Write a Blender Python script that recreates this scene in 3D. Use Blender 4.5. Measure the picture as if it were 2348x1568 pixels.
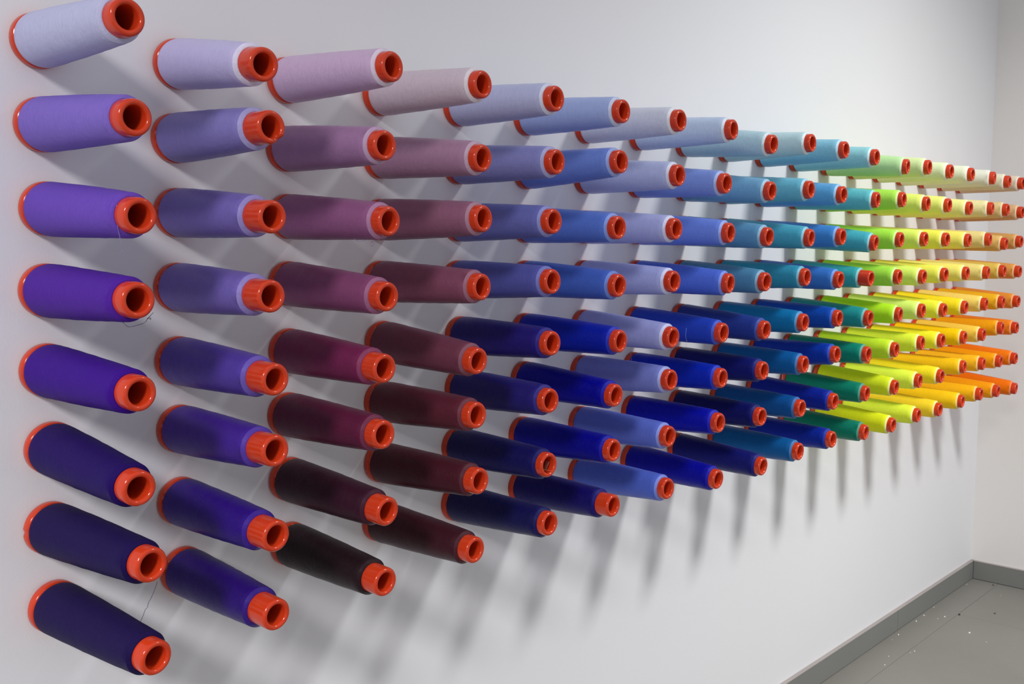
import bpy, bmesh, math, random
from mathutils import Vector, Matrix

for o in list(bpy.data.objects):
    bpy.data.objects.remove(o)
scene = bpy.context.scene
COL = scene.collection

# ---------------------------------------------------------------- frame of the room
# one unit "row" is the pitch between two rows of cones (0.11 m); the cone wall is y = 0,
# the room lies towards -y, the floor is z = 0
S = 0.11
ZF = -15.262
def P(x, y, z):
    return Vector((x * S, y * S, (z - ZF) * S))
def srgb(r, g, b):
    f = lambda c: (c / 255) / 12.92 if c / 255 <= 0.04045 else ((c / 255 + 0.055) / 1.055) ** 2.4
    return (f(r), f(g), f(b), 1.0)

# ---------------------------------------------------------------- camera
F_PX = 2357.80
YAW, PITCH, ROLL = 0.85502, -0.08662, 0.01277
cy_, sy_ = math.cos(YAW), math.sin(YAW)
cp_, sp_ = math.cos(PITCH), math.sin(PITCH)
d = Vector((sy_ * cp_, cy_ * cp_, sp_)); r = Vector((cy_, -sy_, 0)); u = r.cross(d)
c_, s_ = math.cos(ROLL), math.sin(ROLL)
r, u = c_ * r + s_ * u, -s_ * r + c_ * u
cam_data = bpy.data.cameras.new('camera')
cam = bpy.data.objects.new('camera', cam_data); COL.objects.link(cam)
CAM = P(-5.64391, -13.06796, -2.38941)
cam.matrix_world = Matrix(((r.x, u.x, -d.x, CAM.x), (r.y, u.y, -d.y, CAM.y), (r.z, u.z, -d.z, CAM.z), (0, 0, 0, 1)))
cam_data.sensor_fit = 'HORIZONTAL'; cam_data.sensor_width = 36
cam_data.lens = F_PX * 36 / 2348
cam_data.shift_x = -56.675 / 2348
cam_data.shift_y = -15.90 / 2348
cam_data.clip_start = 0.05; cam_data.clip_end = 60
scene.camera = cam
def ray_point(px, py, y_rows):
    """point of the plane y = y_rows seen at photo pixel (px, py)"""
    v = d + r * ((px - 1174 - 56.675) / F_PX) - u * ((py - 784 + 15.90) / F_PX)
    t = (y_rows * S - CAM.y) / v.y
    return CAM + v * t

# ---------------------------------------------------------------- light
vs = scene.view_settings
vs.view_transform = 'Standard'; vs.look = 'None'; vs.gamma = 1.0; vs.use_curve_mapping = False
vs.exposure = 0.0
world = bpy.data.worlds.new('world'); scene.world = world; world.use_nodes = True
bg = world.node_tree.nodes['Background']
bg.inputs['Color'].default_value = (0.96, 0.955, 1.0, 1); bg.inputs['Strength'].default_value = AMB = 0.54
def lamp(name, pos, aim, size, power, color, spread):
    ld = bpy.data.lights.new(name, 'AREA'); ld.shape = 'DISK'; ld.size = size
    ld.energy = power; ld.color = color; ld.spread = math.radians(spread)
    o = bpy.data.objects.new(name, ld); COL.objects.link(o)
    o.location = P(*pos)
    o.rotation_euler = (P(*aim) - P(*pos)).to_track_quat('-Z', 'Y').to_euler()
    return o
lamp('ceiling_spot_right', (21.8, -19, 14.5), (24, -4, -25), 0.52, 34, (0.985, 1.0, 0.985), 105)
lamp('ceiling_spot_left', (-28, -19, 13.5), (0, 0, -25), 0.7, 34, (1.0, 0.965, 0.985), 80)

# ---------------------------------------------------------------- materials
def mat(name):
    m = bpy.data.materials.new(name); m.use_nodes = True
    nt = m.node_tree; b = nt.nodes['Principled BSDF']
    return m, nt, b
def N(nt, kind, **kw):
    n = nt.nodes.new(kind)
    for k, v in kw.items():
        setattr(n, k, v)
    return n
def painted(name, col, rough, scale, amount, bump=0.0, spec=0.3):
    m, nt, b = mat(name)
    tc = N(nt, 'ShaderNodeTexCoord')
    no = N(nt, 'ShaderNodeTexNoise'); no.inputs['Scale'].default_value = scale; no.inputs['Detail'].default_value = 5
    nt.links.new(tc.outputs['Object'], no.inputs['Vector'])
    ra = N(nt, 'ShaderNodeMapRange')
    ra.inputs[1].default_value = 0.3; ra.inputs[2].default_value = 0.7
    ra.inputs[3].default_value = 1 - amount; ra.inputs[4].default_value = 1 + amount
    nt.links.new(no.outputs['Fac'], ra.inputs[0])
    mx = N(nt, 'ShaderNodeVectorMath', operation='SCALE'); mx.inputs[0].default_value = col[:3]
    nt.links.new(ra.outputs[0], mx.inputs['Scale']); nt.links.new(mx.outputs[0], b.inputs['Base Color'])
    b.inputs['Roughness'].default_value = rough; b.inputs['Specular IOR Level'].default_value = spec
    if bump:
        n2 = N(nt, 'ShaderNodeTexNoise'); n2.inputs['Scale'].default_value = 260; n2.inputs['Detail'].default_value = 3
        nt.links.new(tc.outputs['Object'], n2.inputs['Vector'])
        bp = N(nt, 'ShaderNodeBump'); bp.inputs['Strength'].default_value = bump; bp.inputs['Distance'].default_value = 0.0006
        nt.links.new(n2.outputs['Fac'], bp.inputs['Height']); nt.links.new(bp.outputs[0], b.inputs['Normal'])
    return m
M_wall = painted('white_wall_paint', (0.80, 0.80, 0.82), 0.75, 1.3, 0.012, 0.25, 0.2)
M_wall_end = painted('white_wall_warm_bounce', (0.80, 0.785, 0.765), 0.75, 1.3, 0.012, 0.25, 0.2)  # white wall with warm bounce off the orange cones put into its colour
M_floor = painted('grey_floor_paint', srgb(127, 125, 119), 0.5, 2.6, 0.06, 0.5, 0.35)
M_board = painted('grey_baseboard_paint', srgb(126, 127, 124), 0.5, 3.0, 0.03, 0.2, 0.35)
M_edge = painted('grey_pink_edge_paint', srgb(160, 152, 149), 0.55, 6.0, 0.05, 0.0, 0.3)
M_fleck = painted('white_fleck_paint', (0.8, 0.8, 0.78), 0.7, 30.0, 0.05)
M_dark = painted('dark_grit', (0.02, 0.02, 0.02), 0.7, 30.0, 0.1)
M_film = painted('brown_pink_film', srgb(170, 110, 95), 0.3, 40.0, 0.15, 0.0, 0.6)

def red_plastic():
    m, nt, b = mat('red_glossy_plastic')
    tc = N(nt, 'ShaderNodeTexCoord')
    no = N(nt, 'ShaderNodeTexNoise'); no.inputs['Scale'].default_value = 25; no.inputs['Detail'].default_value = 4
    nt.links.new(tc.outputs['Object'], no.inputs['Vector'])
    cr = N(nt, 'ShaderNodeValToRGB')
    cr.color_ramp.elements[0].position = 0.3; cr.color_ramp.elements[0].color = srgb(196, 54, 22)
    cr.color_ramp.elements[1].position = 0.7; cr.color_ramp.elements[1].color = srgb(208, 63, 28)
    nt.links.new(no.outputs['Fac'], cr.inputs[0]); nt.links.new(cr.outputs[0], b.inputs['Base Color'])
    b.inputs['Roughness'].default_value = 0.15; b.inputs['Specular IOR Level'].default_value = 0.42
    mp = N(nt, 'ShaderNodeMapping'); mp.inputs['Scale'].default_value = (260, 260, 12)
    n2 = N(nt, 'ShaderNodeTexNoise'); n2.inputs['Scale'].default_value = 1; n2.inputs['Detail'].default_value = 3
    nt.links.new(tc.outputs['Object'], mp.inputs[0]); nt.links.new(mp.outputs[0], n2.inputs['Vector'])
    bp = N(nt, 'ShaderNodeBump'); bp.inputs['Strength'].default_value = 0.12; bp.inputs['Distance'].default_value = 0.0004
    nt.links.new(n2.outputs['Fac'], bp.inputs['Height']); nt.links.new(bp.outputs[0], b.inputs['Normal'])
    return m
M_red = red_plastic()

def thread_material(name, rough, spec, relief, sheen, pale):
    """wound thread: colour from the object's own colour, fine windings round the cone as relief"""
    m, nt, b = mat(name)
    oi = N(nt, 'ShaderNodeObjectInfo'); tc = N(nt, 'ShaderNodeTexCoord')
    sep = N(nt, 'ShaderNodeSeparateXYZ'); nt.links.new(tc.outputs['Object'], sep.inputs[0])
    ang = N(nt, 'ShaderNodeMath', operation='ARCTAN2')
    nt.links.new(sep.outputs['Y'], ang.inputs[0]); nt.links.new(sep.outputs['X'], ang.inputs[1])
    def winding(slope, freq, seed):
        # helix coordinate z + slope * sin-like angle kept periodic through cos/sin
        cs = N(nt, 'ShaderNodeMath', operation='COSINE'); sn = N(nt, 'ShaderNodeMath', operation='SINE')
        nt.links.new(ang.outputs[0], cs.inputs[0]); nt.links.new(ang.outputs[0], sn.inputs[0])
        sl = N(nt, 'ShaderNodeMath', operation='MULTIPLY_ADD'); sl.inputs[1].default_value = slope
        nt.links.new(cs.outputs[0], sl.inputs[0]); nt.links.new(sep.outputs['Z'], sl.inputs[2])
        fz = N(nt, 'ShaderNodeMath', operation='MULTIPLY'); fz.inputs[1].default_value = freq
        nt.links.new(sl.outputs[0], fz.inputs[0])
        cb = N(nt, 'ShaderNodeCombineXYZ')
        nt.links.new(cs.outputs[0], cb.inputs[0]); nt.links.new(sn.outputs[0], cb.inputs[1]); nt.links.new(fz.outputs[0], cb.inputs[2])
        ad = N(nt, 'ShaderNodeVectorMath', operation='ADD'); ad.inputs[1].default_value = (seed, seed * 2, seed * 3)
        rnd = N(nt, 'ShaderNodeMath', operation='MULTIPLY'); rnd.inputs[1].default_value = 37.0
        nt.links.new(oi.outputs['Random'], rnd.inputs[0])
        ad2 = N(nt, 'ShaderNodeVectorMath', operation='ADD')
        nt.links.new(rnd.outputs[0], ad2.inputs[0])
        nt.links.new(cb.outputs[0], ad.inputs[0]); nt.links.new(ad.outputs[0], ad2.inputs[1])
        no = N(nt, 'ShaderNodeTexNoise'); no.inputs['Scale'].default_value = 2.2; no.inputs['Detail'].default_value = 3
        no.inputs['Roughness'].default_value = 0.65
        nt.links.new(ad2.outputs[0], no.inputs['Vector'])
        return no
    a = winding(0.006, 620.0, 1.3); c = winding(-0.030, 330.0, 5.1); big = winding(0.004, 22.0, 9.7)
    su = N(nt, 'ShaderNodeMath', operation='ADD')
    hf = N(nt, 'ShaderNodeMath', operation='MULTIPLY'); hf.inputs[1].default_value = 0.45
    nt.links.new(c.outputs['Fac'], hf.inputs[0])
    nt.links.new(a.outputs['Fac'], su.inputs[0]); nt.links.new(hf.outputs[0], su.inputs[1])
    bs = N(nt, 'ShaderNodeMath', operation='MULTIPLY_ADD'); bs.inputs[1].default_value = 1.2
    nt.links.new(big.outputs['Fac'], bs.inputs[0]); nt.links.new(su.outputs[0], bs.inputs[2])
    bp = N(nt, 'ShaderNodeBump'); bp.inputs['Strength'].default_value = relief; bp.inputs['Distance'].default_value = 0.0007
    nt.links.new(bs.outputs[0], bp.inputs['Height']); nt.links.new(bp.outputs[0], b.inputs['Normal'])
    ra = N(nt, 'ShaderNodeMapRange'); ra.inputs[1].default_value = 0.5; ra.inputs[2].default_value = 0.95
    ra.inputs[3].default_value = 0.90; ra.inputs[4].default_value = 1.09
    nt.links.new(su.outputs[0], ra.inputs[0])
    mx = N(nt, 'ShaderNodeVectorMath', operation='SCALE')
    # the bevel at the nose of the cone is mixed paler
    at = N(nt, 'ShaderNodeAttribute'); at.attribute_name = 'nose_bevel'
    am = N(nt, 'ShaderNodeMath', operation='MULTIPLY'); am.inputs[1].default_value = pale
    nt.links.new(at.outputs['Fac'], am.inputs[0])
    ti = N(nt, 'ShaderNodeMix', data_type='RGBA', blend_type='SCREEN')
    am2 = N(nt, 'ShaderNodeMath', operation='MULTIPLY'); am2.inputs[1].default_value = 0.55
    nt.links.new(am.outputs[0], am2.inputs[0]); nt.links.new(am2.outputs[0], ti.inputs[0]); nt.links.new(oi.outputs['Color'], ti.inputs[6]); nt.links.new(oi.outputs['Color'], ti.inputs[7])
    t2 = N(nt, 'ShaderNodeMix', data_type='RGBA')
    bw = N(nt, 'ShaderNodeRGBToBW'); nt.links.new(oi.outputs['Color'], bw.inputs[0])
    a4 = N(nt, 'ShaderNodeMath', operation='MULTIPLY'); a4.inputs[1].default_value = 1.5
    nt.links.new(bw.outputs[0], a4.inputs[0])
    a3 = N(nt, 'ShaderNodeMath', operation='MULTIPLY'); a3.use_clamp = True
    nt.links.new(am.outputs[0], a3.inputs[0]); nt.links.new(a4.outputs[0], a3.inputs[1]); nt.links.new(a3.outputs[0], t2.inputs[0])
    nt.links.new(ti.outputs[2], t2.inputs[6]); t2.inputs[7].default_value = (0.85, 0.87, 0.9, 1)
    nt.links.new(t2.outputs[2], mx.inputs[0]); nt.links.new(ra.outputs[0], mx.inputs['Scale'])
    nt.links.new(mx.outputs[0], b.inputs['Base Color'])
    b.inputs['Roughness'].default_value = rough; b.inputs['Specular IOR Level'].default_value = spec
    st = N(nt, 'ShaderNodeMix', data_type='RGBA'); st.inputs[0].default_value = 0.22; st.inputs[7].default_value = (1, 1, 1, 1)
    nt.links.new(oi.outputs['Color'], st.inputs[6]); nt.links.new(st.outputs[2], b.inputs['Specular Tint'])
    b.inputs['Sheen Weight'].default_value = sheen; b.inputs['Sheen Roughness'].default_value = 0.4
    return m
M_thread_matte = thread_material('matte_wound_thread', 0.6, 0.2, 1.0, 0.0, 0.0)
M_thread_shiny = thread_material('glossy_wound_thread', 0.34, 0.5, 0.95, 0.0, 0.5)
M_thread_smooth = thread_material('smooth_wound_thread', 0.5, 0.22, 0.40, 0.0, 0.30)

# ---------------------------------------------------------------- builders
def link(name, bm, m, parent=None, smooth=False):
    me = bpy.data.meshes.new(name); bm.to_mesh(me); bm.free()
    me.materials.append(m)
    if smooth:
        for p in me.polygons:
            p.use_smooth = True
    o = bpy.data.objects.new(name, me); COL.objects.link(o)
    if parent:
        o.parent = parent
    return o
def tag(o, **kw):
    for k, v in kw.items():
        o[k] = v
    return o
def box(bm, a, b, bevel=0.0):
    x0, y0, z0 = a; x1, y1, z1 = b
    v = [bm.verts.new(q) for q in ((x0, y0, z0), (x1, y0, z0), (x1, y1, z0), (x0, y1, z0), (x0, y0, z1), (x1, y0, z1), (x1, y1, z1), (x0, y1, z1))]
    f = [bm.faces.new([v[i] for i in q]) for q in ((3, 2, 1, 0), (4, 5, 6, 7), (0, 1, 5, 4), (1, 2, 6, 5), (2, 3, 7, 6), (3, 0, 4, 7))]
    if bevel:
        es = list({e for ff in f for e in ff.edges})
        bmesh.ops.bevel(bm, geom=es, offset=bevel, segments=2, affect='EDGES')
def lathe(bm, prof, n=40, closed=False):
    rings = []
    for (rad, z) in prof:
        rings.append([bm.verts.new((rad * math.cos(2 * math.pi * i / n), rad * math.sin(2 * math.pi * i / n), z)) for i in range(n)])
    k = len(rings)
    for j in range(k if closed else k - 1):
        A, B = rings[j], rings[(j + 1) % k]
        for i in range(n):
            bm.faces.new((A[i], A[(i + 1) % n], B[(i + 1) % n], B[i]))
    return rings
def tube(bm, pts, rad, n=6):
    rings = []
    for i, p in enumerate(pts):
        t = (pts[min(i + 1, len(pts) - 1)] - pts[max(i - 1, 0)]).normalized()
        a = t.orthogonal().normalized(); b2 = t.cross(a)
        rings.append([bm.verts.new(p + (a * math.cos(2 * math.pi * k / n) + b2 * math.sin(2 * math.pi * k / n)) * rad) for k in range(n)])
    for A, B in zip(rings, rings[1:]):
        for i in range(n):
            bm.faces.new((A[i], A[(i + 1) % n], B[(i + 1) % n], B[i]))
    bm.faces.new(rings[0][::-1]); bm.faces.new(rings[-1])

# ---------------------------------------------------------------- the setting
XC = 35.784            # corner between the cone wall and the end wall
ZB = -14.5456          # top of the baseboard
X0 = -34               # far left end of the wall, outside the frame
bm = bmesh.new(); a, b_ = P(X0, 1.2, ZF - 1.5), P(XC + 1.5, 0, 20); box(bm, (a.x, b_.y, a.z), (b_.x, a.y, b_.z))
tag(link('wall_back', bm, M_wall), kind='structure')
bm = bmesh.new(); a, b_ = P(XC, 0.0, ZF - 1.5), P(XC + 1.5, -36, 20); box(bm, (a.x, b_.y, a.z), (b_.x, a.y, b_.z))
tag(link('wall_right', bm, M_wall_end), kind='structure')
# painted sheets of the floor: narrow strip along the wall, wide sheets in front of it
bm = bmesh.new(); box(bm, tuple(P(X0, -36, ZF - 1.0)), tuple(P(XC, 0, ZF - 0.03)))
floor = tag(link('floor', bm, M_floor), kind='structure')
def sheet(x0, y0, x1, y1, dz=0.0):
    bm = bmesh.new(); g = 0.003
    A, B = P(x0 + g, y0 + g, ZF - 0.03), P(x1 - g, y1 - g, ZF)
    B.z += dz
    box(bm, tuple(A), tuple(B), 0.0006)
    return link('floor_panel', bm, M_floor, floor)
xs = [X0, -17.2, 2.8, 20.8, XC]
for i in range(len(xs) - 1):
    sheet(xs[i], -1.1, xs[i + 1], 0, -0.0002 * (i % 2))
xs = [X0, -9.2, 10.8, 31.15, XC]
for i in range(len(xs) - 1):
    sheet(xs[i], -12.2, xs[i + 1], -1.1, -0.0003 * (i % 2))
    sheet(xs[i], -23.3, xs[i + 1], -12.2, -0.0002 * (i % 2))
    sheet(xs[i], -36, xs[i + 1], -23.3, -0.0003 * (i % 2))
# baseboards: board with a lighter top edge
T_B = 0.13
bm = bmesh.new(); box(bm, tuple(P(28.104, -T_B, ZF + 0.01)), tuple(P(XC, 0, ZB)), 0.0012)
box(bm, tuple(P(X0, -T_B, ZF + 0.01)), tuple(P(28.10, 0, ZB)), 0.0012)
bb = tag(link('baseboard_back', bm, M_board), kind='structure')
bm = bmesh.new(); box(bm, tuple(P(X0, -T_B - 0.004, ZB - 0.012)), tuple(P(XC - T_B, -0.002, ZB + 0.006)), 0.0004)
link('top_edge', bm, M_edge, bb)
bm = bmesh.new(); A, B = P(XC, -36, ZF + 0.01), P(XC - T_B, -T_B - 0.01, ZB); box(bm, (B.x, A.y, A.z), (A.x, B.y, B.z), 0.0012)
br = tag(link('baseboard_right', bm, M_board), kind='structure')
bm = bmesh.new(); A, B = P(XC, -36, ZB - 0.012), P(XC - T_B - 0.004, -T_B - 0.01, ZB + 0.006); box(bm, (B.x, A.y, A.z), (A.x, B.y, B.z), 0.0004)
link('top_edge', bm, M_edge, br)

# ---------------------------------------------------------------- thread cones
DATA=[
[(-0.000,0.022,-0.010,-2.273,0.011),(0.005,-0.985,0.048,-2.272,-1.050),(0.036,-2.008,0.078,-2.270,-2.117),(0.005,-3.021,0.041,-2.273,-3.048),(-0.019,-4.015,0.035,-2.271,-4.090),(0.011,-5.003,0.000,-2.268,-5.161),(-0.036,-6.026,0.128,-2.267,-6.068),(-0.014,-7.046,0.160,-2.263,-7.169)],
[(1.822,-0.004,1.689,-2.256,-0.254),(1.782,-1.001,1.799,-2.273,-0.987),(1.792,-2.000,1.800,-2.272,-2.077),(1.777,-3.018,1.776,-2.273,-3.053),(1.768,-4.029,1.819,-2.272,-4.093),(1.780,-4.987,1.812,-2.273,-4.992),(1.764,-6.002,1.807,-2.272,-6.081),(1.792,-7.000,1.800,-2.271,-7.101)],
[(3.583,-0.000,3.725,-2.269,-0.002),(3.583,-1.000,3.599,-2.272,-1.064),(3.583,-2.000,3.672,-2.270,-2.082),(3.583,-3.000,3.638,-2.270,-3.112),(3.591,-4.014,3.590,-2.272,-4.100),(3.565,-4.990,3.579,-2.273,-5.020),(3.565,-5.982,3.638,-2.268,-6.113),(3.583,-7.000,3.600,-2.270,-7.114)],
[(5.375,-0.000,5.483,-2.271,-0.020),(5.375,-1.000,5.489,-2.268,-1.101),(5.375,-2.000,5.516,-2.269,-1.994),(5.375,-3.000,5.499,-2.270,-3.018),(5.426,-3.982,5.421,-2.268,-4.136),(5.417,-4.987,5.423,-2.273,-4.964),(5.407,-6.009,5.485,-2.272,-5.988),(5.375,-7.000,5.401,-2.273,-7.051)],
[(7.167,-0.000,7.184,-2.273,-0.032),(7.167,-1.000,7.221,-2.272,-1.035),(7.167,-2.000,7.171,-2.273,-1.991),(7.167,-3.000,7.159,-2.273,-2.966),(7.245,-3.991,7.165,-2.272,-3.977),(7.245,-4.929,7.128,-2.270,-4.920),(7.175,-5.983,7.117,-2.273,-5.989),(7.169,-7.012,7.173,-2.273,-6.989)],
[(8.958,-0.000,9.000,-2.273,-0.043),(8.958,-1.000,8.955,-2.272,-0.910),(8.958,-2.000,8.935,-2.273,-2.057),(8.958,-3.000,8.976,-2.272,-3.071),(8.958,-4.000,9.040,-2.271,-4.059),(8.962,-4.922,8.929,-2.271,-5.019),(8.929,-5.993,8.924,-2.273,-6.007),(8.934,-7.016,8.929,-2.273,-7.012)],
[(10.750,-0.000,10.802,-2.273,-0.022),(10.750,-1.000,10.806,-2.272,-1.037),(10.750,-2.000,10.745,-2.273,-2.042),(10.750,-3.000,10.719,-2.273,-3.029),(10.750,-4.000,10.716,-2.271,-4.091),(10.752,-4.938,10.697,-2.272,-4.903),(10.723,-5.985,10.691,-2.273,-5.990),(10.731,-7.035,10.665,-2.272,-6.999)],
[(12.542,-0.000,12.706,-2.267,-0.016),(12.542,-1.000,12.506,-2.271,-1.099),(12.542,-2.000,12.701,-2.266,-2.081),(12.542,-3.000,12.742,-2.262,-3.104),(12.542,-4.000,12.553,-2.271,-4.106),(12.542,-5.000,12.575,-2.273,-5.033),(12.522,-5.950,12.530,-2.273,-5.951),(12.527,-7.012,12.494,-2.271,-7.118)],
[(14.333,-0.000,14.373,-2.266,-0.173),(14.333,-1.000,14.374,-2.267,-1.162),(14.333,-2.000,14.317,-2.269,-2.137),(14.333,-3.000,14.273,-2.270,-3.102),(14.333,-4.000,14.315,-2.269,-4.144),(14.333,-5.000,14.301,-2.273,-5.027),(14.333,-6.000,14.258,-2.272,-6.029),(14.333,-7.000,14.364,-2.269,-7.139)],
[(16.125,-0.000,16.194,-2.272,0.007),(16.125,-1.000,16.207,-2.271,-1.043),(16.125,-2.000,16.286,-2.264,-2.132),(16.125,-3.000,16.170,-2.273,-3.029),(16.125,-4.000,16.149,-2.272,-4.068),(16.125,-5.000,16.220,-2.271,-5.044),(16.125,-6.000,16.145,-2.273,-6.057),(16.082,-7.008,16.113,-2.272,-7.065)],
[(17.917,-0.000,17.963,-2.273,-0.010),(17.917,-1.000,17.930,-2.272,-1.077),(17.917,-2.000,17.965,-2.271,-2.083),(17.917,-3.000,17.925,-2.270,-3.117),(17.917,-4.000,17.959,-2.272,-4.052),(17.917,-5.000,17.910,-2.272,-4.927),(17.853,-5.946,17.871,-2.269,-6.080),(17.852,-6.987,17.858,-2.273,-7.017)],
[(19.708,-0.000,19.768,-2.272,-0.054),(19.708,-1.000,19.911,-2.261,-1.122),(19.708,-2.000,19.897,-2.256,-2.209),(19.708,-3.000,19.712,-2.270,-3.115),(19.708,-4.000,19.756,-2.269,-4.131),(19.708,-5.000,19.751,-2.272,-5.059),(19.640,-5.943,19.740,-2.267,-6.073),(19.638,-6.964,19.768,-2.266,-7.086)],
[(21.500,-0.000,21.773,-2.251,-0.161),(21.500,-1.000,21.631,-2.269,-1.039),(21.500,-2.000,21.580,-2.269,-2.110),(21.500,-3.000,21.562,-2.270,-3.103),(21.500,-4.000,21.707,-2.261,-4.120),(21.500,-5.000,21.571,-2.271,-5.064),(21.537,-5.934,21.645,-2.265,-6.095),(21.515,-6.980,21.559,-2.268,-7.122)],
[(23.292,-0.000,23.366,-2.271,-0.071),(23.292,-1.000,23.371,-2.270,-1.083),(23.292,-2.000,23.337,-2.272,-2.070),(23.292,-3.000,23.331,-2.270,-3.126),(23.292,-4.000,23.379,-2.270,-4.083),(23.292,-5.000,23.430,-2.269,-4.999),(23.292,-6.000,23.373,-2.271,-6.073),(23.292,-7.000,23.380,-2.271,-7.066)],
[(25.083,-0.000,25.105,-2.272,-0.082),(25.083,-1.000,25.077,-2.272,-1.063),(25.083,-2.000,25.031,-2.272,-2.058),(25.083,-3.000,25.040,-2.271,-3.087),(25.083,-4.000,25.068,-2.270,-4.131),(25.083,-5.000,25.065,-2.273,-5.032),(25.083,-6.000,25.108,-2.271,-6.094),(25.083,-7.000,25.083,-2.271,-7.094)],
[(26.875,-0.000,26.927,-2.272,-0.056),(26.875,-1.000,26.901,-2.272,-1.082),(26.875,-2.000,26.924,-2.272,-2.060),(26.875,-3.000,26.895,-2.272,-3.065),(26.875,-4.000,26.911,-2.270,-4.117),(26.875,-5.000,26.953,-2.271,-5.051),(26.875,-6.000,27.031,-2.268,-5.969),(26.875,-7.000,27.007,-2.269,-7.048)],
[(28.666,-0.000,28.969,-2.253,-0.048),(28.666,-1.000,28.921,-2.259,-1.019),(28.666,-2.000,28.852,-2.266,-2.008),(28.666,-3.000,28.826,-2.267,-3.072),(28.666,-4.000,28.793,-2.268,-4.083),(28.666,-5.000,28.728,-2.272,-5.064),(28.666,-6.000,28.836,-2.267,-6.013),(28.666,-7.000,28.758,-2.271,-7.000)],
[(30.458,-0.000,30.526,-2.271,-0.082),(30.458,-1.000,30.533,-2.272,-1.003),(30.458,-2.000,30.514,-2.269,-2.129),(30.458,-3.000,30.510,-2.272,-3.039),(30.458,-4.000,30.540,-2.271,-4.078),(30.458,-5.000,30.596,-2.268,-4.942),(30.458,-6.000,30.585,-2.269,-6.068),(30.458,-7.000,30.493,-2.272,-7.073)],
[(32.250,-0.000,32.050,-2.264,-0.056),(32.250,-1.000,32.150,-2.271,-1.037),(32.250,-2.000,32.175,-2.272,-2.037),(32.250,-3.000,32.208,-2.272,-3.069),(32.250,-4.000,32.196,-2.270,-4.104),(32.250,-5.000,32.217,-2.273,-5.019),(32.250,-6.000,32.267,-2.271,-6.098),(32.250,-7.000,32.434,-2.259,-7.172)],
]

L = 2.27334 * S
RB, RC, RN = 0.3375 * S, 0.208 * S, 0.257 * S
COLORS = [
 [(176,178,208),(118,98,182),(98,68,168),(74,34,142),(56,18,126),(32,14,84),(28,17,68),(29,19,66)],
 [(172,166,202),(116,110,168),(102,90,158),(100,86,158),(74,54,146),(60,30,134),(40,8,116),(36,6,102)],
 [(180,156,184),(142,106,142),(128,78,116),(116,60,96),(100,27,66),(82,20,50),(46,12,30),(27,11,17)],
 [(184,170,180),(146,112,136),(126,82,104),(114,64,84),(96,47,64),(80,28,42),(62,18,30),(52,15,26)],
 [(162,167,198),(116,119,172),(92,97,162),(74,79,150),(30,20,106),(33,26,106),(14,12,80),(14,13,72)],
 [(142,158,200),(96,120,190),(78,108,188),(60,90,174),(4,26,152),(0,0,136),(0,0,132),(14,6,90)],
 [(184,188,202),(162,170,204),(158,164,206),(152,160,206),(150,156,206),(114,124,192),(86,104,190),(74,96,186)],
 [(168,184,208),(112,134,198),(96,122,202),(70,98,192),(28,58,168),(0,32,162),(0,8,152),(0,2,138)],
 [(158,188,198),(102,152,184),(82,134,168),(70,122,154),(32,52,130),(10,18,98),(6,10,84),(13,17,96)],
 [(166,194,200),(96,166,188),(64,148,172),(42,130,158),(6,108,162),(2,84,148),(2,72,136),(4,82,142)],
 [(118,174,196),(84,150,198),(56,120,188),(48,104,178),(6,66,160),(0,46,152),(0,26,134),(0,30,134)],
 [(132,188,194),(88,172,178),(62,156,168),(46,146,148),(26,134,132),(2,120,100),(0,114,90),(0,110,86)],
 [(184,222,158),(178,232,86),(172,232,76),(168,226,74),(178,228,42),(200,232,50),(212,226,38),(220,226,32)],
 [(214,230,166),(232,242,118),(226,240,108),(222,240,110),(218,240,116),(226,238,66),(228,244,76),(226,240,68)],
 [(226,236,190),(238,242,130),(240,236,92),(238,234,96),(238,236,66),(246,236,50),(248,222,42),(246,210,48)],
 [(230,234,204),(238,236,150),(242,230,110),(242,230,118),(246,220,40),(246,200,16),(244,196,28),(246,200,28)],
 [(226,226,208),(234,224,166),(232,212,140),(234,216,130),(244,212,108),(244,202,78),(246,186,36),(246,184,26)],
 [(224,218,190),(224,198,140),(224,182,108),(224,190,88),(238,180,36),(242,164,22),(244,160,16),(244,160,20)],
 [(224,208,184),(220,178,130),(214,162,92),(224,156,78),(230,146,56),(240,134,34),(244,126,22),(240,118,16)]]
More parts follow.
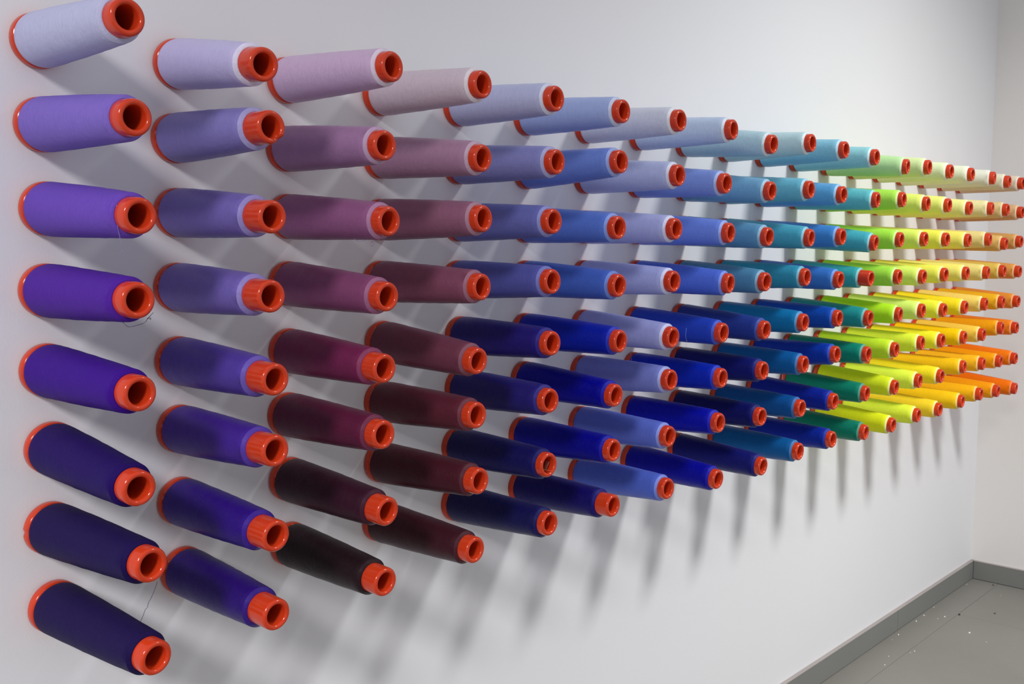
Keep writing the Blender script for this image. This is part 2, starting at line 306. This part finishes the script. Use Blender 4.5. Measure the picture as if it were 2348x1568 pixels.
NAMES = [
 'pale grey-lavender|medium lilac-purple|violet purple|strong purple|deep purple|dark indigo|very dark indigo|near-black indigo',
 'pale lavender|dusty lavender-purple|greyish violet|lavender violet|blue-violet|rich violet|deep blue-violet|dark blue-violet',
 'pale mauve-pink|dusty mauve|plum pink|dark rose-plum|crimson plum|dark burgundy|blackish maroon|brown-black',
 'pale beige-pink|dusty pink-mauve|muted rose|dusky rose-red|brownish burgundy|dark wine-red|deep maroon|dark maroon',
 'pale grey-blue|slate periwinkle|dusky slate blue|muted indigo blue|deep navy-violet|dark violet-navy|midnight navy|very dark navy',
 'light steel-blue|cornflower blue|medium cornflower|denim blue|royal blue|deep ultramarine|saturated ultramarine|dark violet-blue',
 'very pale grey-white|pale blue-grey|pale periwinkle-grey|light periwinkle|soft periwinkle|periwinkle blue|bright periwinkle|strong periwinkle',
 'pale ice-blue|soft periwinkle-blue|clear periwinkle-blue|bright cornflower|strong royal blue|vivid cobalt blue|deep cobalt blue|vivid dark blue',
 'pale aqua-grey|light dusty teal-blue|dusty teal|greyed teal-blue|slate navy|dark navy|blackish navy|deep navy',
 'pale aqua|soft turquoise|medium turquoise|shaded teal-blue|bright peacock blue|peacock blue|dark peacock blue|shiny peacock blue',
 'light sky-blue|sky-blue|medium azure|azure blue|vivid sapphire blue|sapphire blue|deep sapphire blue|dark sapphire blue',
 'pale teal|light teal|medium teal|teal|green-teal|emerald green|deep emerald green|dark emerald green',
 'pale lime|bright lime|lime green|strong lime green|vivid lime|yellow-lime|acid yellow-green|deep acid yellow',
 'pale yellow-green|light lemon-lime|lemon-lime|soft lemon-lime|pale lime-yellow|lemon yellow-green|bright lemon-lime|clear lemon-lime',
 'cream yellow-green|light lemon|lemon yellow|soft lemon yellow|bright lemon yellow|vivid yellow|golden yellow|deep golden yellow',
 'cream|pale lemon|light yellow|soft yellow|warm yellow|vivid golden yellow|amber yellow|rich amber yellow',
 'ivory|pale straw|straw yellow|warm straw|light golden|soft golden|orange-yellow|warm orange-yellow',
 'pale ivory-beige|light sand|sandy gold|shaded gold|golden orange|light orange|bright amber-orange|amber-orange',
 'beige cream|peach beige|tan orange|muted orange|soft orange|clear orange|vivid orange|deep orange']
ORD = ['first', 'second', 'third', 'fourth', 'fifth', 'sixth', 'seventh', 'eighth', 'ninth', 'tenth']
ROWN = ['topmost', 'second from top', 'third from top', 'fourth from top', 'fifth from top', 'third from bottom', 'second from bottom', 'bottom']
# length of bare red collar that sticks out of the winding, as a share of the cone's length
COLLAR = {}
for q_ in range(8):
    COLLAR[(0, q_)] = (0.075, 0.080, 0.080, 0.085, 0.085, 0.080, 0.080, 0.080)[q_]
    COLLAR[(1, q_)] = (0.115, 0.135, 0.150, 0.150, 0.150, 0.150, 0.150, 0.150)[q_]
    COLLAR[(2, q_)] = (0.060, 0.060, 0.070, 0.075, 0.115, 0.080, 0.115, 0.125)[q_]
    COLLAR[(3, q_)] = (0.055, 0.055, 0.055, 0.060, 0.065, 0.065, 0.075, 0.085)[q_]
    for k_ in (16, 17, 18):
        COLLAR[(k_, q_)] = 0.070
COLLAR[(5, 7)] = 0.12; COLLAR[(11, 3)] = 0.125; COLLAR[(11, 7)] = 0.06

def core_mesh(kind):
    """flange, hollow tube and rounded red mouth, one plastic moulding"""
    bm = bmesh.new(); n = 48
    lip = 0.030 * S; rm = (RC + RC * 0.66) / 2; hw = RC - rm; rm = (RC * 0.985 + RC * 0.63) / 2; hw = RC * 0.985 - rm
    prof = [(RC * 0.70, 0.0), (RB * 0.985, 0.0), (RB, 0.0012), (RB * 0.995, L * 0.040), (RB * 0.97, L * 0.050), (RB * 0.80, L * 0.052),
            (RN * 0.86, L * 0.70), (RC * 1.005, L * 0.80), (RC * 0.99, L * 0.93)]
    zt = L - hw * 1.15
    for k in range(0, 9):
        t = math.pi * k / 8
        prof.append((rm + hw * math.cos(t) * (1.0 if t < math.pi / 2 else 1.0), zt + (L - zt) * math.sin(t)))
    prof += [(RC * 0.635, L * 0.90), (RC * 0.66, L * 0.40), (RC * 0.70, L * 0.02)]
    rings = lathe(bm, prof, n, closed=True)
    if kind == 'chipped':
        for ring in rings[8:19]:
            for v in ring:
                ang = math.degrees(math.atan2(v.co.y, v.co.x)) % 360
                dd = abs((ang - CHIP_ANG + 180) % 360 - 180)
                if dd < 24:
                    v.co.z -= L * 0.042 * (1 - (dd / 24) ** 2) * (0.7 + 0.3 * math.sin(ang))
    if kind == 'nicked':
        for ring in rings[1:5]:
            for v in ring:
                ang = math.degrees(math.atan2(v.co.y, v.co.x)) % 360
                dd = abs((ang - NICK_ANG + 180) % 360 - 180)
                if dd < 5:
                    v.co.x *= 0.94; v.co.y *= 0.94
    bmesh.ops.recalc_face_normals(bm, faces=bm.faces)
    me = bpy.data.meshes.new('core'); bm.to_mesh(me); bm.free(); me.materials.append(M_red)
    for p in me.polygons:
        p.use_smooth = True
    return me
CHIP_ANG, NICK_ANG = 305, 180
def thread_mesh(collar, m, seed):
    bm = bmesh.new(); rnd = random.Random(seed)
    ze = L * (1 - collar)
    bev = L * 0.017
    prof = [(RB * 0.78, L * 0.0525), (RB * 0.93, L * 0.0525), (RB * 0.975, L * 0.060), (RB * 0.995, L * 0.080), (RB * 0.992, L * 0.115)]
    k = 16
    for i in range(1, k + 1):
        t = i / k
        z = L * 0.115 + (ze - bev - L * 0.115) * t
        prof.append((RB * 0.992 + (RN - RB * 0.992) * (z - L * 0.115) / (L * 0.80) + 0.0006 * math.sin(t * 3.14), z))
    re = prof[-1][0]
    prof += [(re - 0.0002, ze - bev * 0.97), (re - 0.0005, ze - bev * 0.88), (RC * 1.06, ze - bev * 0.06), (RC * 1.03, ze), (RC * 0.97, ze - 0.0005)]
    n = 56
    rings = lathe(bm, prof, n)
    for ring in rings[4:-4]:
        ph = rnd.random() * 6.28; amp = 0.00018
        for v in ring:
            a = math.atan2(v.co.y, v.co.x); s = 1 + amp / 0.03 * math.sin(3 * a + ph)
            v.co.x *= s; v.co.y *= s
    bmesh.ops.recalc_face_normals(bm, faces=bm.faces)
    nv = len(bm.verts); me = bpy.data.meshes.new('wound_thread'); bm.to_mesh(me); bm.free(); me.materials.append(m)
    at = me.attributes.new('nose_bevel', 'FLOAT', 'POINT')
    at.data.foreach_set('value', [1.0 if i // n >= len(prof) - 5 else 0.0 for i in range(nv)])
    for p in me.polygons:
        p.use_smooth = True
    return me

GROUP = 'thread cones in rows on the white wall'
CORES = {k: core_mesh(k) for k in ('plain', 'chipped', 'nicked')}
THREADS = {}
def get_thread(collar, m):
    key = (collar, m.name)
    if key not in THREADS:
        THREADS[key] = thread_mesh(collar, m, len(THREADS))
    return THREADS[key]
proto = bpy.data.objects.new('thread_cone', None); COL.objects.link(proto); proto.empty_display_size = 0.02
proto_core = bpy.data.objects.new('core', CORES['plain']); COL.objects.link(proto_core); proto_core.parent = proto
proto_thread = bpy.data.objects.new('wound_thread', get_thread(0.055, M_thread_shiny)); COL.objects.link(proto_thread); proto_thread.parent = proto
def lin(c, k):
    return tuple(min(0.92, v * k) for v in srgb(*c)[:3]) + (1.0,)
CONES = {}
for ci in range(19):
    names = NAMES[ci].split('|')
    for ri in range(8):
        bx, bz, tx, ty, tz = DATA[ci][ri]
        first = (ci == 0 and ri == 0)
        root = proto if first else proto.copy()
        core = proto_core if first else proto_core.copy()
        thr = proto_thread if first else proto_thread.copy()
        if not first:
            for o in (root, core, thr):
                COL.objects.link(o)
            core.parent = root; thr.parent = root
        core.data = CORES['chipped' if (ci, ri) == (1, 1) else 'nicked' if (ci, ri) == (0, 6) else 'plain']
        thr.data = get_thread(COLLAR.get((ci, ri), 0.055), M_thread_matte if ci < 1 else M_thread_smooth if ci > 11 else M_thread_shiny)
        thr.color = lin(COLORS[ci][ri], (1.30 if ri < 4 or ci in (2, 3) else 1.18) if 0 < ci < 12 else 1.15 if ci == 0 else 1.0)
        base = P(bx, 0, bz); tip = P(tx, ty, tz)
        ax = (tip - base).normalized()
        base = base + Vector((0, -1, 0)) * (0.0004 + RB * math.sqrt(max(0.0, 1 - ax.y * ax.y)))
        ax = (tip - base).normalized()
        zx = Vector((1, 0, 0)); xx = (zx - ax * zx.dot(ax)).normalized(); yy = ax.cross(xx)
        root.matrix_world = Matrix(((xx.x, yy.x, ax.x, base.x), (xx.y, yy.y, ax.y, base.y), (xx.z, yy.z, ax.z, base.z), (0, 0, 0, 1)))
        colname = ORD[ci] + ' column from left' if ci < 10 else ('rightmost column' if ci == 18 else ORD[18 - ci] + ' column from right')
        if ci == 0:
            colname = 'leftmost column'
        extra = {(1, 1): ', chipped red mouth', (0, 3): ', stray thread loop', (4, 6): ', film in mouth', (5, 7): ', long red mouth', (11, 3): ', long red mouth'}.get((ci, ri), '')
        lab = names[ri] + ' thread cone, ' + ROWN[ri] + ' in ' + colname + extra
        assert 4 <= len(lab.split()) <= 16, lab
        root['label'] = lab; root['category'] = 'thread cone'; root['group'] = GROUP
        CONES[(ci, ri)] = (root, ax, base)

# ---------------------------------------------------------------- loose threads on single cones (parts of them)
M_fibre_dark = painted('dark_loose_thread', srgb(60, 55, 90), 0.6, 50, 0.1)
M_fibre_lilac = painted('lilac_loose_thread', srgb(150, 135, 185), 0.6, 50, 0.1)
M_fibre_pale = painted('pale_loose_thread', srgb(175, 185, 205), 0.6, 50, 0.1)
bpy.context.view_layer.update()
def smooth_path(pts, k=5):
    out = []
    for i in range(len(pts) - 1):
        p0 = pts[max(i - 1, 0)]; p1 = pts[i]; p2 = pts[i + 1]; p3 = pts[min(i + 2, len(pts) - 1)]
        for j in range(k):
            t = j / k
            out.append(0.5 * ((2 * p1) + (p2 - p0) * t + (2 * p0 - 5 * p1 + 4 * p2 - p3) * t * t + (3 * p1 - p0 - 3 * p2 + p3) * t ** 3))
    out.append(pts[-1].copy())
    return out
def loose(key, pix, m, rad=0.00032, label=None):
    root = CONES[key][0]; inv = root.matrix_world.inverted()
    pts = [inv @ ray_point(px, py, yr) for (px, py, yr) in pix]
    bm = bmesh.new(); tube(bm, smooth_path(pts), rad, 5)
    o = link('loose_thread', bm, m, root, True)
    if label:
        o['label'] = label
# hair from the mouth of the third cone, loop under the fourth, thread to the bottom cone
loose((0, 2), [(267, 470, -2.12), (271, 500, -2.12), (270, 520, -2.11), (275, 545, -2.1), (279, 563, -2.1), (282, 574, -2.08), (275, 582, -2.08)], M_fibre_lilac)
loose((0, 3), [(243, 718, -1.98), (262, 725, -1.98), (281, 738, -2.0), (294, 749, -2.0), (313, 746, -2.05), (331, 740, -2.1), (340, 729, -2.15), (352, 716, -2.2)], M_fibre_dark)
loose((0, 3), [(340, 729, -2.15), (346, 732, -2.15), (343, 727, -2.15), (337, 731, -2.15)], M_fibre_dark)
loose((0, 6), [(361, 1333, -2.15), (354, 1354, -2.1), (346, 1372, -2.05), (341, 1380, -2.05), (338, 1392, -2.0), (333, 1398, -1.98), (328, 1412, -1.95), (322, 1425, -1.93)], M_fibre_dark)
loose((2, 2), [(812, 547, -1.95), (822, 553, -1.95), (834, 552, -1.95), (842, 549, -1.95)], M_fibre_lilac)
loose((2, 2), [(850, 553, -1.98), (856, 556, -1.98), (856, 563, -1.98), (851, 564, -1.98), (850, 557, -1.98), (855, 552, -1.98)], M_fibre_lilac)
loose((11, 5), [(1804, 776, -0.3), (1810, 788, -0.5), (1816, 800, -0.7), (1819, 807, -0.8)], M_fibre_pale)
loose((11, 6), [(1794, 858, -0.2), (1795, 872, -0.4), (1796, 886, -0.6), (1797, 896, -0.7)], M_fibre_pale)
loose((7, 5), [(1447, 806, -0.14), (1447, 818, -0.25), (1448, 828, -0.34)], M_fibre_pale)
loose((7, 4), [(1574, 752, -1.75), (1572, 770, -1.75), (1575, 785, -1.75), (1571, 798, -1.75)], M_fibre_pale, 0.00022)
# clear brownish film standing in one mouth
root, ax, base = CONES[(4, 6)]
bm = bmesh.new()
for (xa, ya, xb, yb, h) in ((-0.12, -0.06, 0.03, -0.10, 0.020), (0.03, -0.10, 0.10, 0.03, 0.008)):
    A = Vector((xa * S, ya * S, L * 0.93)); B = Vector((xb * S, yb * S, L * 0.93)); up = Vector((0.0, 0.0, h))
    nn = (B - A).cross(up).normalized() * 0.0004
    vs_ = [bm.verts.new(q) for q in (A, B, B + up, A + up * 0.8, A + nn, B + nn, B + up + nn, A + up * 0.8 + nn)]
    for q in ((0, 1, 2, 3), (7, 6, 5, 4), (0, 4, 5, 1), (1, 5, 6, 2), (2, 6, 7, 3), (3, 7, 4, 0)):
        bm.faces.new([vs_[i] for i in q])
o = link('film_scrap', bm, M_film, root); o['label'] = 'brownish clear film scrap in the mouth'

# ---------------------------------------------------------------- flecks and grit on the floor
random.seed(4)
def chip(name, x, y, size, m, label, cat, group=None):
    bm = bmesh.new(); n = 7
    bot = []; top = []
    for i in range(n):
        a = 2 * math.pi * i / n; q = size * (0.7 + 0.5 * random.random())
        bot.append(bm.verts.new((q * math.cos(a), 0.7 * q * math.sin(a), 0))); top.append(bm.verts.new((0.7 * q * math.cos(a), 0.5 * q * math.sin(a), size * 0.5)))
    bm.faces.new(bot[::-1]); bm.faces.new(top)
    for i in range(n):
        bm.faces.new((bot[i], bot[(i + 1) % n], top[(i + 1) % n], top[i]))
    o = link(name, bm, m); o.location = P(x, y, ZF); o.location.z += 0.0001
    o['label'] = label; o['category'] = cat
    if group:
        o['group'] = group
G2 = 'white flecks scattered on the grey floor'
for (x, y, s) in ((30.19, -0.25, .0042), (29.43, -0.27, .0046), (30.57, -0.85, .0042), (29.59, -2.02, .0050), (27.76, -0.3, .0042), (26.72, -1.25, .003),
                  (25.73, -0.8, .0032), (24.98, -0.98, .0032), (31.29, -0.2, .003), (29.13, -2.71, .0024), (30.21, -0.73, .0026), (34.76, -0.2, .0025), (26.5, -1.2, .002), (34.3, -1.6, .002), (27.2, -0.32, .002)):
    chip('paint_fleck', x, y, s, M_fleck, 'tiny white fleck lying on the grey floor near the baseboard', 'fleck', G2)
chip('grit', 31.12, -1.16, .007, M_dark, 'small black speck on the floor seam, darkest on the grey floor', 'grit')
chip('grit', 32.13, -2.05, .006, painted('brown_grit', srgb(95, 80, 72), .7, 30, .1), 'brownish speck on the floor, right of the black speck', 'grit')
chip('grit', 35.35, -1.0, .006, painted('grey_grit', srgb(85, 80, 76), .7, 30, .1), 'dark grey speck on the floor close to the end baseboard', 'grit')
